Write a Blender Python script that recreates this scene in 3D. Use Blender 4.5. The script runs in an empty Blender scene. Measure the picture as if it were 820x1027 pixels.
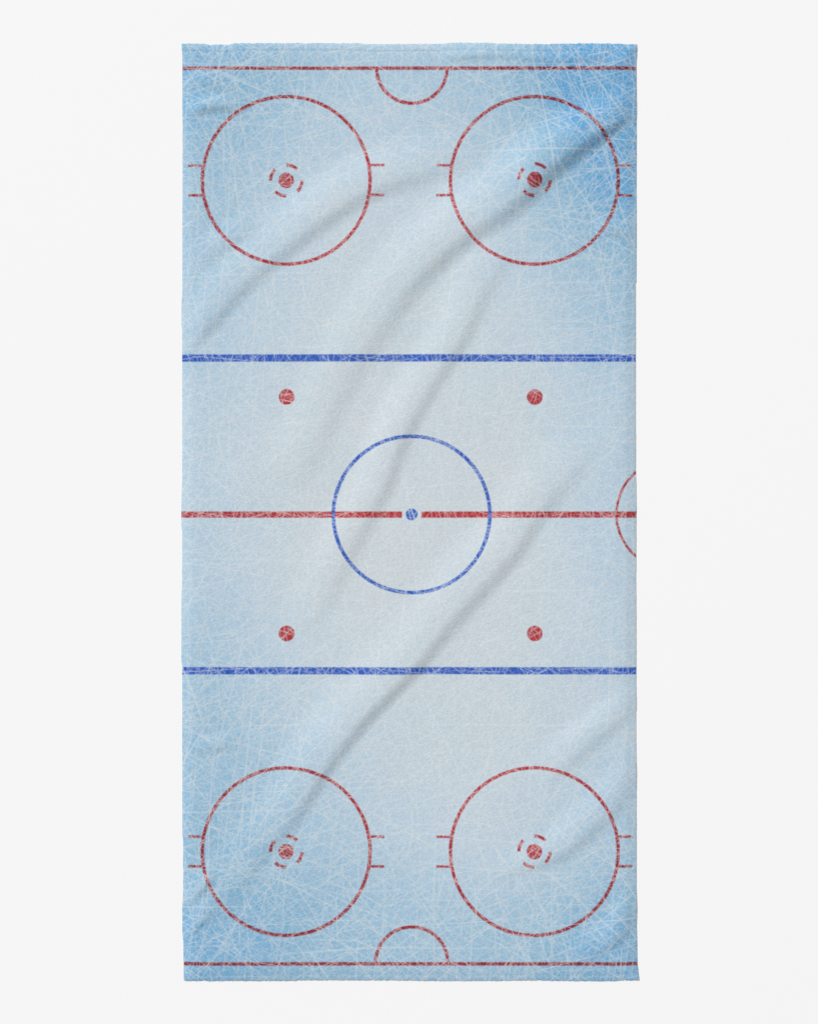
import bpy, math, random
import numpy as np

# ------------------------------------------------------------------ scale
# the printed rink is laid out in millimetre-like print units: 1 unit = 1/600 m
S = 1.0 / 600.0
CX, CY = 410.0, 513.5          # print unit that lies at the world origin

scene = bpy.context.scene
coll = scene.collection
rng = np.random.default_rng(7)


def link(o, parent=None):
    coll.objects.link(o)
    if parent is not None:
        o.parent = parent
    return o


# ------------------------------------------------------------------ small node language
class NT:
    def __init__(self, mat):
        self.t = mat.node_tree
        self.t.nodes.clear()

    def node(self, kind, **kw):
        n = self.t.nodes.new(kind)
        for k, v in kw.items():
            setattr(n, k, v)
        return n

    def math(self, op, *args, clamp=False):
        n = self.node('ShaderNodeMath', operation=op, use_clamp=clamp)
        for i, a in enumerate(args):
            if isinstance(a, E):
                self.t.links.new(a.s, n.inputs[i])
            else:
                n.inputs[i].default_value = a
        return E(self, n.outputs[0])

    def xyz(self, x, y, z=0.0):
        n = self.node('ShaderNodeCombineXYZ')
        for i, a in enumerate((x, y, z)):
            if isinstance(a, E):
                self.t.links.new(a.s, n.inputs[i])
            else:
                n.inputs[i].default_value = a
        return n.outputs[0]

    def mix(self, fac, a, b, blend='MIX'):
        n = self.node('ShaderNodeMix', data_type='RGBA', blend_type=blend)
        for idx, v in ((0, fac), (6, a), (7, b)):
            if isinstance(v, E):
                self.t.links.new(v.s, n.inputs[idx])
            elif isinstance(v, bpy.types.NodeSocket):
                self.t.links.new(v, n.inputs[idx])
            elif isinstance(v, (tuple, list)):
                n.inputs[idx].default_value = (*v, 1.0)
            else:
                n.inputs[idx].default_value = v
        return n.outputs[2]


class E:
    def __init__(self, nt, s):
        self.nt, self.s = nt, s
    def __add__(self, o): return self.nt.math('ADD', self, o)
    __radd__ = __add__
    def __sub__(self, o): return self.nt.math('SUBTRACT', self, o)
    def __rsub__(self, o): return self.nt.math('SUBTRACT', o, self)
    def __mul__(self, o): return self.nt.math('MULTIPLY', self, o)
    __rmul__ = __mul__
    def __truediv__(self, o): return self.nt.math('DIVIDE', self, o)
    def __neg__(self): return self.nt.math('MULTIPLY', self, -1.0)
    def abs(self): return self.nt.math('ABSOLUTE', self)
    def max(self, o): return self.nt.math('MAXIMUM', self, o)
    def min(self, o): return self.nt.math('MINIMUM', self, o)
    def sqrt(self): return self.nt.math('SQRT', self)
    def exp(self): return self.nt.math('EXPONENT', self)
    def pow(self, o): return self.nt.math('POWER', self, o)


def lin(c):
    return tuple((v / 255 / 12.92) if v / 255 <= 0.04045 else ((v / 255 + 0.055) / 1.055) ** 2.4 for v in c)


GROUND_ALB = 0.80
WHITE = lin((245, 245, 245))[0]


def dye(*c):
    """base colour of a cloth that looks like c beside a white sheet that looks like 245"""
    return tuple(min(0.9, v * GROUND_ALB / WHITE) for v in lin(c))


# ------------------------------------------------------------------ towel print
def towel_material(name, bump_scale=1.0):
    mat = bpy.data.materials.new(name)
    mat.use_nodes = True
    nt = NT(mat)
    tc = nt.node('ShaderNodeTexCoord')
    sep = nt.node('ShaderNodeSeparateXYZ')
    nt.t.links.new(tc.outputs['Object'], sep.inputs[0])
    x = E(nt, sep.outputs[0]) * (1 / S) + CX
    y = CY - E(nt, sep.outputs[1]) * (1 / S)

    def noise(px, py, scale, detail=2.0, rough=0.5, z=0.0):
        n = nt.node('ShaderNodeTexNoise', noise_dimensions='3D')
        nt.t.links.new(nt.xyz(px, py, z), n.inputs['Vector'])
        n.inputs['Scale'].default_value = scale
        n.inputs['Detail'].default_value = detail
        n.inputs['Roughness'].default_value = rough
        return E(nt, n.outputs['Fac'])

    # a faint bleed of the dye along the pile: lines are never ruler sharp
    x0, y0 = x, y
    wob = noise(x, y, 0.55, 1.0, z=3.0) - 0.5
    wob2 = noise(x, y, 0.55, 1.0, z=9.0) - 0.5
    xw = x + wob * 0.7
    yw = y + wob2 * 0.7

    def cover(sd, soft=0.55):           # signed distance -> printed coverage
        return nt.math('SUBTRACT', 0.5, sd * (0.5 / soft), clamp=True)

    def ring(px, py, R, half):
        return ((px * px + py * py).sqrt() - R).abs() - half

    # ---- signed distances of the red print
    sd = (yw - 68.2).abs() - 1.75                                       # goal lines
    sd = sd.min((yw - 966.9).abs() - 1.8)
    left_c, right_c = 287.0, 535.6
    u = nt.math('GREATER_THAN', xw, 411.3)                               # which half
    cx = u * (right_c - left_c) + left_c
    w = nt.math('GREATER_THAN', yw, 516.0)
    cy = w * (854.2 - 180.8) + 180.8
    lx, ly = xw - cx, yw - cy
    r = (lx * lx + ly * ly).sqrt()
    sd = sd.min((r - 84.1).abs() - 1.75)                                 # face-off circles
    sd = sd.min(r - 7.8)                                                 # their dots
    ax, ay = lx.abs(), ly.abs()
    hx = ((ax - 91.2).abs() - 7.0)
    sd = sd.min(hx.max((ay - 14.9).abs() - 1.35))                        # hash marks
    ang = nt.math('ARCTAN2', ly, lx)
    fold = nt.math('WRAP', ang + math.radians(67.5), math.pi / 4, -math.pi / 4)
    dash = ((r - 15.6).abs() - 1.65).max((fold.abs() - math.radians(22.5)) * 15.6)
    sd = sd.min(dash)                                                    # broken ring round each dot
    ncy = w * (635.4 - 398.1) + 398.1
    nx, ny = xw - cx - 0.4, yw - ncy
    sd = sd.min((nx * nx + ny * ny).sqrt() - 7.9)                        # neutral zone dots
    gx = xw - 412.8
    top = ring(gx, yw - 68.2, 35.2, 1.75).max(68.2 - yw)
    bot = ring(gx, yw - 966.0, 36.2, 1.75).max(yw - 966.9)
    sd = sd.min(top).min(bot)                                            # goal creases
    cl = ((yw - 516.1).abs() - 3.2).max(9.7 - (xw - 412.7).abs())
    sd = sd.min(cl)                                                      # centre line
    sd = sd.min(ring(xw - 672.8, yw - 515.8, 54.9, 1.35))                # referee crease
    red = cover(sd)
    # ---- blue print
    bx, by = xw - 412.6, yw - 516.0
    br = (bx * bx + by * by).sqrt()
    bs = ((br - 78.4).abs() - 1.85).min(br - 6.0)
    bs = bs.min((yw - 359.0).abs() - 3.7).min((yw - 672.8).abs() - 3.7)
    blue = cover(bs)

    # ---- the ice: pale in the middle, bluer in patches towards the ends
    gx_ = [(-(((x - c) * (1 / ICE_SX)) * ((x - c) * (1 / ICE_SX)))).exp() for c in ICE_X]
    ice = None
    for j, c in enumerate(ICE_Y):
        row = None
        for i in range(len(ICE_X)):
            k = gx_[i] * float(ICE_A[j, i])
            row = k if row is None else row + k
        d = (y - c) * (1 / ICE_SY)
        row = row * (-(d * d)).exp()
        ice = row if ice is None else ice + row
    cloud = noise(x, y, 0.012, 3.0, 0.5, z=5.0) - 0.5
    ice = nt.math('ADD', ice, cloud * 0.20, clamp=True)
    ramp = nt.node('ShaderNodeValToRGB')
    nt.t.links.new(ice.s, ramp.inputs[0])
    els = ramp.color_ramp.elements
    for i, (p, c) in enumerate(ICE_RAMP):
        e = els[i] if i < 2 else els.new(p)
        e.position = p
        e.color = (*dye(*c), 1)
    base = ramp.outputs[0]

    # ---- skate scratches printed over everything
    bends = [noise(x, y, 0.006, 0.0, z=20.0 + 7 * k) - 0.5 for k in range(3)]

    def scratches(theta, L, W, width, seed, slope=0.9, after=None):
        c, s_ = math.cos(theta), math.sin(theta)
        ox, oy = seed * 37.7, seed * 91.3
        bend = bends[int(seed) % 3] * (0.05 * L)
        if after is not None:                  # keeps the layers one after another: the shader has a small stack
            ox = after * 1e-4 + ox
        qx = (x * c + y * s_ + ox) * (1 / L)
        qy = (x * (-s_) + y * c + oy + bend) * (1 / W)
        v = nt.node('ShaderNodeTexVoronoi', voronoi_dimensions='2D', feature='F1')
        nt.t.links.new(nt.xyz(qx, qy), v.inputs['Vector'])
        v.inputs['Scale'].default_value = 1.0
        v.inputs['Randomness'].default_value = 1.0
        vp = nt.node('ShaderNodeSeparateXYZ')
        nt.t.links.new(v.outputs['Position'], vp.inputs[0])
        vc = nt.node('ShaderNodeSeparateColor')
        nt.t.links.new(v.outputs['Color'], vc.inputs[0])
        dx = (qx - E(nt, vp.outputs[0]) + E(nt, vp.outputs[2])) * L
        dy = (qy - E(nt, vp.outputs[1])) * W
        sl = (E(nt, vc.outputs[0]) - 0.5) * (slope * 2.0 * W / L)
        d = (dy + dx * sl).abs() * (E(nt, vc.outputs[2]) * 0.5 + 0.75)
        line = nt.math('SUBTRACT', 1.0, (d - width * 0.35) * (1 / (width * 0.75)), clamp=True)
        st = E(nt, vc.outputs[1])
        strength = st * st * 0.74 + 0.02
        fade = nt.math('SUBTRACT', 1.15, dx.abs() * (1.1 / L), clamp=True)
        return line * strength * fade

    rnd = random.Random(11)
    sc = None
    for i, (L, W, wd) in enumerate(SCRATCH):
        th = math.pi * (i * 0.381966 % 1.0) + rnd.uniform(-.1, .1)
        k = scratches(th, L, W, wd, i + 1.0, after=sc)
        sc = k if sc is None else nt.math('SUBTRACT', sc + k, sc * k)    # screen
    hair = None
    for i in range(5):                                                   # fine hatching
        k = scratches(math.pi * (0.17 + i * 0.223), 36, 6.5, 0.8, 40.0 + i, 0.5, after=sc if hair is None else hair)
        hair = k if hair is None else hair.max(k)
    hair_all = hair * 0.22
    sc_all = nt.math('MINIMUM', sc * 0.74 + hair_all, 1.0)

    pale = dye(214, 222, 225)
    col = nt.mix(sc_all * ICE_SCRATCH, base, pale)
    # undyed ground threads showing between the loops
    tint = noise(x * 0.8, y * 1.2, 0.42, 2.0, 0.6, z=6.0)
    warm = nt.math('MULTIPLY', tint - 0.47, 1.3, clamp=True)
    col = nt.mix(warm, col, (0.60, 0.56, 0.54))
    # inks sit on the ice like a glaze
    ink_scr = nt.math('SUBTRACT', sc * 0.68 + hair * 0.62 + warm * 0.12, 0.14, clamp=True) * 0.9
    under = nt.mix(0.3, base, (0.56, 0.60, 0.62))
    red_ink = nt.mix(1.0, under, RED_TINT, 'MULTIPLY')
    blue_ink = nt.mix(1.0, under, BLUE_TINT, 'MULTIPLY')
    red_c = nt.mix(ink_scr, red_ink, dye(226, 204, 206))
    blue_c = nt.mix(ink_scr, blue_ink, dye(196, 212, 232))
    col = nt.mix(red, col, red_c)
    col = nt.mix(blue * 0.97, col, blue_c)

    # ---- terry pile: tiny loops catch light; a little uneven dye uptake
    grain = noise(x * 0.75, y * 1.15, 0.62, 3.0, 0.65, z=1.0)
    loops = noise(x, y * 1.25, 0.28, 2.0, 0.55, z=2.0)
    uptake = (grain - 0.5) * 0.34 + (loops - 0.5) * 0.10 + 1.0
    cm = nt.node('ShaderNodeVectorMath', operation='SCALE')
    nt.t.links.new(col, cm.inputs[0])
    nt.t.links.new(uptake.s, cm.inputs['Scale'])
    height = grain * 0.8 + loops * 0.35
    bump = nt.node('ShaderNodeBump')
    bump.inputs['Strength'].default_value = 0.7 * bump_scale
    bump.inputs['Distance'].default_value = 0.0011
    nt.t.links.new(height.s, bump.inputs['Height'])
    bs_ = nt.node('ShaderNodeBsdfPrincipled')
    bs_.inputs['Roughness'].default_value = 0.95
    bs_.inputs['Specular IOR Level'].default_value = 0.05
    bs_.inputs['Sheen Weight'].default_value = 0.0
    nt.t.links.new(cm.outputs[0], bs_.inputs['Base Color'])
    nt.t.links.new(bump.outputs[0], bs_.inputs['Normal'])
    out = nt.node('ShaderNodeOutputMaterial')
    nt.t.links.new(bs_.outputs[0], out.inputs[0])
    return mat


# how deep the blue of the printed ice is, from the left edge to the right and from the top hem down
ICE_X = [183, 297, 411, 524, 638]
ICE_Y = [44, 161, 279, 396, 514, 631, 749, 866, 984]
ICE_T = np.array([
    [.70, .50, .40, .62, 1.02],
    [.56, .33, .22, .46, .94],
    [.44, .17, .10, .26, .56],
    [.30, .08, .04, .10, .34],
    [.28, .06, .00, .06, .30],
    [.40, .12, .04, .06, .24],
    [.54, .34, .12, .10, .27],
    [.60, .50, .32, .28, .50],
    [.70, .63, .56, .58, .74]]) * 1.18
ICE_SX, ICE_SY = 110.0, 115.0
_gx = np.exp(-((np.array(ICE_X)[:, None] - np.array(ICE_X)[None]) / ICE_SX) ** 2)
_gy = np.exp(-((np.array(ICE_Y)[:, None] - np.array(ICE_Y)[None]) / ICE_SY) ** 2)
ICE_A = np.linalg.solve(_gy, ICE_T) @ np.linalg.inv(_gx).T
ICE_RAMP = [(0.0, (198, 209, 215)), (1.0, (84, 158, 206)), (0.25, (182, 203, 218)),
            (0.5, (156, 190, 213)), (0.75, (128, 176, 206))]
RED_TINT = (0.74, 0.065, 0.075)
BLUE_TINT = (0.05, 0.155, 0.66)
ICE_SCRATCH = 0.75
#           length spacing width
_r = random.Random(5)
SCRATCH = [(_r.uniform(110, 330) if k < 16 else _r.uniform(45, 90), _r.uniform(15, 32) if k < 16 else _r.uniform(8, 12),
            _r.uniform(0.7, 1.0) if k < 16 else _r.uniform(0.62, 0.8)) for k in range(28)]

# ------------------------------------------------------------------ cloth shape
# folds: x, y, height (mm), width of the steep side, reach of the gentle side (print units)
FOLDS = [
    [(654, 112, 0, 14, 26), (634, 118, 3.5, 15, 32), (618, 128, 9, 17, 38), (590, 147, 12.5, 22, 46), (555, 174, 12.5, 26, 50),
     (515, 211, 10.5, 28, 54), (475, 238, 9.5, 28, 54), (440, 266, 8.5, 28, 54), (412, 296, 7, 30, 54),
     (388, 330, 5.5, 32, 50), (366, 362, 4.5, 32, 46), (343, 404, 4, 32, 46), (318, 456, 3, 32, 42),
     (288, 505, 0, 32, 40)],
    [(490, 163, 0, 26, 40), (455, 170, 2.8, 26, 40), (404, 186, 5.5, 24, 45), (362, 202, 6.8, 24, 45), (320, 230, 6.8, 24, 45),
     (281, 260, 6, 24, 45), (247, 290, 5.2, 22, 40), (214, 327, 4.4, 19, 36), (193, 349, 2, 17, 30), (176, 368, 1, 17, 30)],
    [(528, 248, 0, 26, 40), (503, 270, 2.5, 26, 40), (484, 304, 4, 24, 40), (464, 346, 5, 22, 38), (438, 386, 5.2, 22, 38),
     (408, 440, 5.5, 22, 38), (390, 488, 5.5, 22, 38), (360, 545, 4.2, 24, 38), (330, 606, 2.2, 24, 38), (306, 650, 0, 24, 38)],
    [(606, 440, 0, 26, 45), (588, 464, 2, 26, 45), (548, 512, 4.5, 24, 50), (518, 558, 6.6, 24, 52), (478, 602, 6.6, 24, 54),
     (446, 638, 6, 22, 54), (418, 673, 6.6, 20, 54), (366, 726, 7.2, 20, 54), (327, 776, 6.0, 20, 50), (303, 815, 5, 20, 46),
     (264, 862, 3, 24, 42), (232, 905, 1.6, 26, 40), (212, 930, 0, 26, 40)],
    # slighter creases
    [(186, 119, 1.7, 9, 16), (200, 113, 4.6, 9, 16), (225, 110, 3.8, 9, 16), (248, 114, 0, 9, 16)],
    [(186, 80, 0, 12, 16), (203, 84, 3.2, 12, 16), (222, 92, 1.7, 12, 16), (238, 98, 0, 12, 16)],
    [(200, 268, 0, 16, 22), (224, 252, 2.6, 16, 22), (252, 232, 2, 16, 22), (274, 214, 0, 16, 22)],
    [(436, 62, 0, 10, 14), (468, 58, 4.2, 10, 14), (505, 57, 4.6, 10, 14), (548, 61, 2.5, 10, 14), (590, 60, 3.2, 10, 14), (612, 62, 0, 10, 14)],
    [(594, 224, 0, 9, 14), (606, 233, 3.5, 9, 14), (622, 238, 2.2, 9, 14), (640, 240, 0, 9, 14)],
    [(632, 718, 2.9, 20, 26), (608, 737, 3.8, 20, 28), (575, 765, 3.2, 22, 30), (545, 795, 0, 22, 30)],
    [(640, 790, 2.9, 22, 30), (604, 827, 4.3, 22, 32), (574, 854, 4.3, 20, 32), (545, 868, 2.9, 16, 26), (490, 884, 0, 14, 22)],
    [(640, 920, 4.3, 16, 26), (622, 943, 4.3, 16, 26), (598, 958, 2.9, 16, 26), (570, 968, 0, 16, 26)],
    [(186, 912, 1.4, 10, 18), (205, 893, 3.5, 10, 20), (222, 872, 0, 10, 20)],
    [(206, 925, 2.9, 14, 18), (226, 905, 0, 14, 18)],
    [(190, 756, 0, 10, 16), (215, 753, 2.3, 10, 16), (245, 748, 0, 10, 16)],
    [(610, 82, 0, 12, 16), (628, 66, 2.2, 12, 16), (642, 58, 2.2, 12, 16)],
]


FOLD_GAIN = 0.84


def smooth_poly(p, n=5):
    p = np.array(p, float)
    q = np.vstack([2 * p[0] - p[1], p, 2 * p[-1] - p[-2]])
    out = []
    for i in range(1, len(q) - 2):
        for t in np.linspace(0, 1, n, endpoint=False):
            a, b, c, d = q[i - 1], q[i], q[i + 1], q[i + 2]
            out.append(0.5 * ((2 * b) + (-a + c) * t + (2 * a - 5 * b + 4 * c - d) * t * t + (-a + 3 * b - 3 * c + d) * t ** 3))
    out.append(q[-2])
    return np.array(out)


def sstep(a, b, v):
    t = np.clip((v - a) / (b - a), 0, 1)
    return t * t * t * (t * (t * 6 - 15) + 10)


def fold_height(px, py):
    """height in metres of the folded cloth above its resting level"""
    h = np.zeros_like(px)
    for f in FOLDS:
        p = smooth_poly(f)
        if p[-1, 0] > p[0, 0]:
            p = p[::-1]                      # always run towards the left
        B = np.full(px.shape, 1e9); SG = np.ones(px.shape); AA = np.zeros(px.shape + (3,))
        m = 90                                # reach: rows and columns beyond it are untouched
        for i in range(len(p) - 1):
            (ax, ay), (bx, by) = p[i, :2], p[i + 1, :2]
            c0, c1 = np.searchsorted(px[0], [min(ax, bx) - m, max(ax, bx) + m])
            r0, r1 = np.searchsorted(py[:, 0], [min(ay, by) - m, max(ay, by) + m])
            if c0 >= c1 or r0 >= r1:
                continue
            X, Y = px[r0:r1, c0:c1], py[r0:r1, c0:c1]
            dx, dy = bx - ax, by - ay
            t = np.clip(((X - ax) * dx + (Y - ay) * dy) / (dx * dx + dy * dy + 1e-9), 0, 1)
            d = np.hypot(X - ax - t * dx, Y - ay - t * dy)
            s = dx * (Y - ay) - dy * (X - ax)   # run goes towards the left: negative -> below/right
            k = d < B[r0:r1, c0:c1]
            B[r0:r1, c0:c1][k] = d[k]
            SG[r0:r1, c0:c1][k] = np.where(s[k] < 0, 1, -1)
            AA[r0:r1, c0:c1][k] = p[i, 2:] + t[k, None] * (p[i + 1, 2:] - p[i, 2:])
        box = B < m
        d = (B * SG)[box]
        aa = AA[box]
        w = aa[:, 1]; L = aa[:, 2]
        amp = np.maximum(aa[:, 0], 0) * FOLD_GAIN
        g = np.where(d < -w / 2, sstep(-w / 2 - L, -w / 2, d), 1 - sstep(-w / 2, w / 2, d))
        hh = np.zeros_like(px); hh[box] = g * amp * 1e-3
        h = h + hh
    # soft unevenness of a cloth laid out by hand
    for kx, ky, ph, a in ((0.031, 0.013, 0.4, .35), (-0.017, 0.036, 1.7, .35), (0.052, -0.043, 2.9, .16), (0.023, 0.061, 4.1, .14),
                          (0.091, 0.047, 0.9, .06), (-0.071, 0.083, 2.2, .06)):
        h = h + (np.sin(px * kx + py * ky + ph) + 1) * a * 1e-3
    return h


# outline of the cloth (print units)
EDGE_TOP = [(182, 43.6), (206, 43.6), (208, 44.6), (233, 44.5), (236, 43.1), (300, 42.9), (362, 43.1), (366, 44.0), (412, 43.9),
            (446, 43.6), (452, 42.7), (488, 42.6), (494, 43.4), (550, 44.0), (558, 43.5), (600, 43.4), (620, 43.8), (640, 44.4)]
EDGE_BOT = [(182, 984.2), (240, 984.3), (290, 984.2), (300, 983.6), (410, 983.9), (420, 984.4), (500, 984.3), (540, 983.8),
            (560, 984.4), (615, 984.5), (622, 983.6), (640, 984.0)]
EDGE_LEFT = [(43, 182.4), (50, 182.8), (56, 183.3), (118, 183.4), (122, 183.6), (200, 183.4), (290, 183.2), (305, 182.5), (326, 182.4),
             (332, 183.1), (480, 183.1), (505, 182.3), (528, 182.2), (532, 183.1), (590, 183.0), (596, 182.4), (664, 182.3),
             (668, 183.1), (760, 183.2), (838, 183.3), (842, 184.0), (900, 184.0), (908, 183.2), (938, 183.3), (944, 184.3), (984, 184.8)]
EDGE_RIGHT = [(43, 637.8), (52, 638.0), (60, 637.6), (200, 637.8), (281, 637.6), (284, 636.9), (470, 636.9), (510, 637.6), (520, 637.3),
              (700, 637.4), (930, 637.8), (936, 638.1), (966, 638.4), (972, 639.2), (984, 640.2)]


def ev(tab, v):
    t = np.array(tab)
    return np.interp(v, t[:, 0], t[:, 1])


BASE = 0.0005          # thickness of the pressed cloth at its rim
THICK = 0.0030         # and inside


def cloth_patch(u, v, lift=None):
    """u, v in nominal print units (183..638, 44..984) -> world coordinates of the upper face"""
    U, V = np.meshgrid(u, v)
    fx = (U - 183.0) / (637.5 - 183.0)
    fy = (V - 44.0) / (984.0 - 44.0)
    X = (ev(EDGE_LEFT, V) - 0.6) * (1 - fx) + (ev(EDGE_RIGHT, V) + 0.4) * fx
    Y = (ev(EDGE_TOP, U) - 0.4) * (1 - fy) + ev(EDGE_BOT, U) * fy
    rim = np.minimum(np.minimum(U - 183.0, 637.5 - U), np.minimum(V - 44.0, 984.0 - V))
    h = fold_height(X, Y) * (0.25 + 0.75 * sstep(-2, 26, rim))
    z = BASE + (THICK - BASE) * np.clip(rim / 10.0, 0, 1) ** 0.75 + h
    if lift is not None:
        z = z + lift(U, V)
    z += rng.normal(0, 0.00008, z.shape)                      # pile
    fray = np.exp(-np.maximum(rim, 0) / 0.5)
    X = X + rng.normal(0, 0.06, X.shape) * fray
    Y = Y + rng.normal(0, 0.22, Y.shape) * fray
    return (X - CX) * S, (CY - Y) * S, z, h


def sheet_object(name, u, v, mat, parent, lift=None, floor=0.0002):
    X, Y, Z, H = cloth_patch(u, v, lift)
    nv, nu = X.shape
    top = np.stack([X, Y, Z], -1).reshape(-1, 3)
    under = np.stack([X, Y, np.minimum(np.maximum(H, 0) * 0.9 + floor, Z - 0.0004)], -1).reshape(-1, 3)
    n = nu * nv
    idx = np.arange(n).reshape(nv, nu)
    # rows go down the picture: this winding faces up
    q = np.stack([idx[:-1, :-1], idx[1:, :-1], idx[1:, 1:], idx[:-1, 1:]], -1).reshape(-1, 4)
    qb = q[:, ::-1] + n
    rim = np.concatenate([idx[0, :-1], idx[:-1, -1], idx[-1, :0:-1], idx[:0:-1, 0]])
    nr = len(rim)                                    # the side wall has its own vertices, so the faces above keep their normals
    wall = np.concatenate([top[rim], under[rim]])
    a_ = np.arange(nr) + 2 * n
    b_ = np.roll(a_, -1)
    qs = np.stack([a_, a_ + nr, b_ + nr, b_], -1)
    faces = np.concatenate([q, qb, qs])
    verts = np.concatenate([top, under, wall])
    me = bpy.data.meshes.new(name)
    me.vertices.add(len(verts))
    me.vertices.foreach_set('co', verts.astype(np.float32).ravel())
    me.loops.add(faces.size)
    me.loops.foreach_set('vertex_index', faces.astype(np.int32).ravel())
    me.polygons.add(len(faces))
    me.polygons.foreach_set('loop_start', np.arange(0, faces.size, 4, dtype=np.int32))
    me.polygons.foreach_set('use_smooth', np.ones(len(faces), dtype=bool))
    me.update(calc_edges=True)
    me.materials.append(mat)
    return link(bpy.data.objects.new(name, me), parent)


def span(a, b, step):
    return np.linspace(a, b, max(2, int(round((b - a) / step)) + 1))


towel = link(bpy.data.objects.new('beach_towel', None))
towel.empty_display_size = 0.1
towel['label'] = 'pale blue beach towel printed with a scratched ice hockey rink in red and blue lines'
towel['category'] = 'towel'

cloth = towel_material('printed_terry')
hem_cloth = cloth
HEM_T, HEM_B = 51.6, 978.6


def hem_lift(edge_in, edge_out, k):
    lo, hi = min(edge_in, edge_out), max(edge_in, edge_out)
    def f(U, V):
        t = np.clip((V - lo) / (hi - lo), 0, 1)
        stitch = np.exp(-((V - edge_in) / 0.9) ** 2)
        pucker = np.sin(U * 0.9 + np.sin(U * 0.13) * 2) * 0.00012
        return 0.0002 + k * (0.0005 * np.sin(np.pi * t) ** 0.6 - 0.0004 * stitch + pucker)
    return f


def body_lift(U, V):
    st = np.exp(-((V - HEM_T) / 1.2) ** 2) + 0.3 * np.exp(-((V - HEM_B) / 1.2) ** 2)
    side = np.exp(-((U - 188.0) / 1.2) ** 2) * 0.2 + np.exp(-((U - 633.0) / 1.2) ** 2) * 0.2
    return -0.0002 * st - 0.0002 * side


us = span(183.0, 637.5, 1.5)
sheet_object('terry_panel', us, span(HEM_T - 1.4, HEM_B + 1.4, 1.5), cloth, towel, body_lift)
h1 = sheet_object('hem', us, span(44.0, HEM_T, 0.9), hem_cloth, towel, hem_lift(HEM_T, 44.0, 1.0))
h2 = sheet_object('hem', us, span(HEM_B, 984.0, 0.9), hem_cloth, towel, hem_lift(HEM_B, 984.0, 0.4))

# ------------------------------------------------------------------ white table the towel lies on
gm = bpy.data.materials.new('white_sheet')
gm.use_nodes = True
gn = NT(gm)
b = gn.node('ShaderNodeBsdfPrincipled')
b.inputs['Base Color'].default_value = (GROUND_ALB,) * 3 + (1,)
b.inputs['Roughness'].default_value = 0.9
b.inputs['Specular IOR Level'].default_value = 0.0
o_ = gn.node('ShaderNodeOutputMaterial')
gn.t.links.new(b.outputs[0], o_.inputs[0])
me = bpy.data.meshes.new('ground')
R = 60.0
me.from_pydata([(-R, -R, 0), (R, -R, 0), (R, R, 0), (-R, R, 0)], [], [(0, 1, 2, 3)])
me.materials.append(gm)
ground = link(bpy.data.objects.new('ground', me))
ground['kind'] = 'structure'

# ------------------------------------------------------------------ studio light
AMB = 0.46
KEY = 1.04
world = bpy.data.worlds.new('World')
scene.world = world
world.use_nodes = True
bg = world.node_tree.nodes['Background']
bg.inputs[0].default_value = (1, 1, 1, 1)
bg.inputs[1].default_value = AMB

from mathutils import Vector
elev, azim, dist = math.radians(36), math.radians(140), 150.0
ld = bpy.data.lights.new('softbox', 'AREA')
ld.shape = 'DISK'
ld.size = 52.0
key_pos = Vector((math.cos(elev) * math.cos(azim), math.cos(elev) * math.sin(azim), math.sin(elev))) * dist
# irradiance wanted on the sheet, as reflected radiance with albedo 1
want = WHITE / GROUND_ALB - AMB
# a lambertian disk of power P gives E = P / (pi d^2) * sin(elev); radiance out = E / pi
ld.energy = want * math.pi * math.pi * dist ** 2 / math.sin(elev) * KEY
lo = link(bpy.data.objects.new('softbox', ld))
lo.location = key_pos
lo.rotation_euler = (-key_pos).to_track_quat('-Z', 'Y').to_euler()

# ------------------------------------------------------------------ camera
cd = bpy.data.cameras.new('camera')
cd.sensor_fit = 'HORIZONTAL'
cd.sensor_width = 36
cd.lens = 85
cd.clip_end = 500
cam = link(bpy.data.objects.new('camera', cd))
cam.location = (0, 0, (820 * S) * 85 / 36 + 0.003)
scene.camera = cam

scene.render.resolution_x, scene.render.resolution_y = 817, 1024
scene.render.engine = 'CYCLES'
scene.cycles.use_denoising = False
scene.view_settings.view_transform = 'Standard'
scene.view_settings.look = 'None'
scene.view_settings.exposure = 0
scene.view_settings.gamma = 1
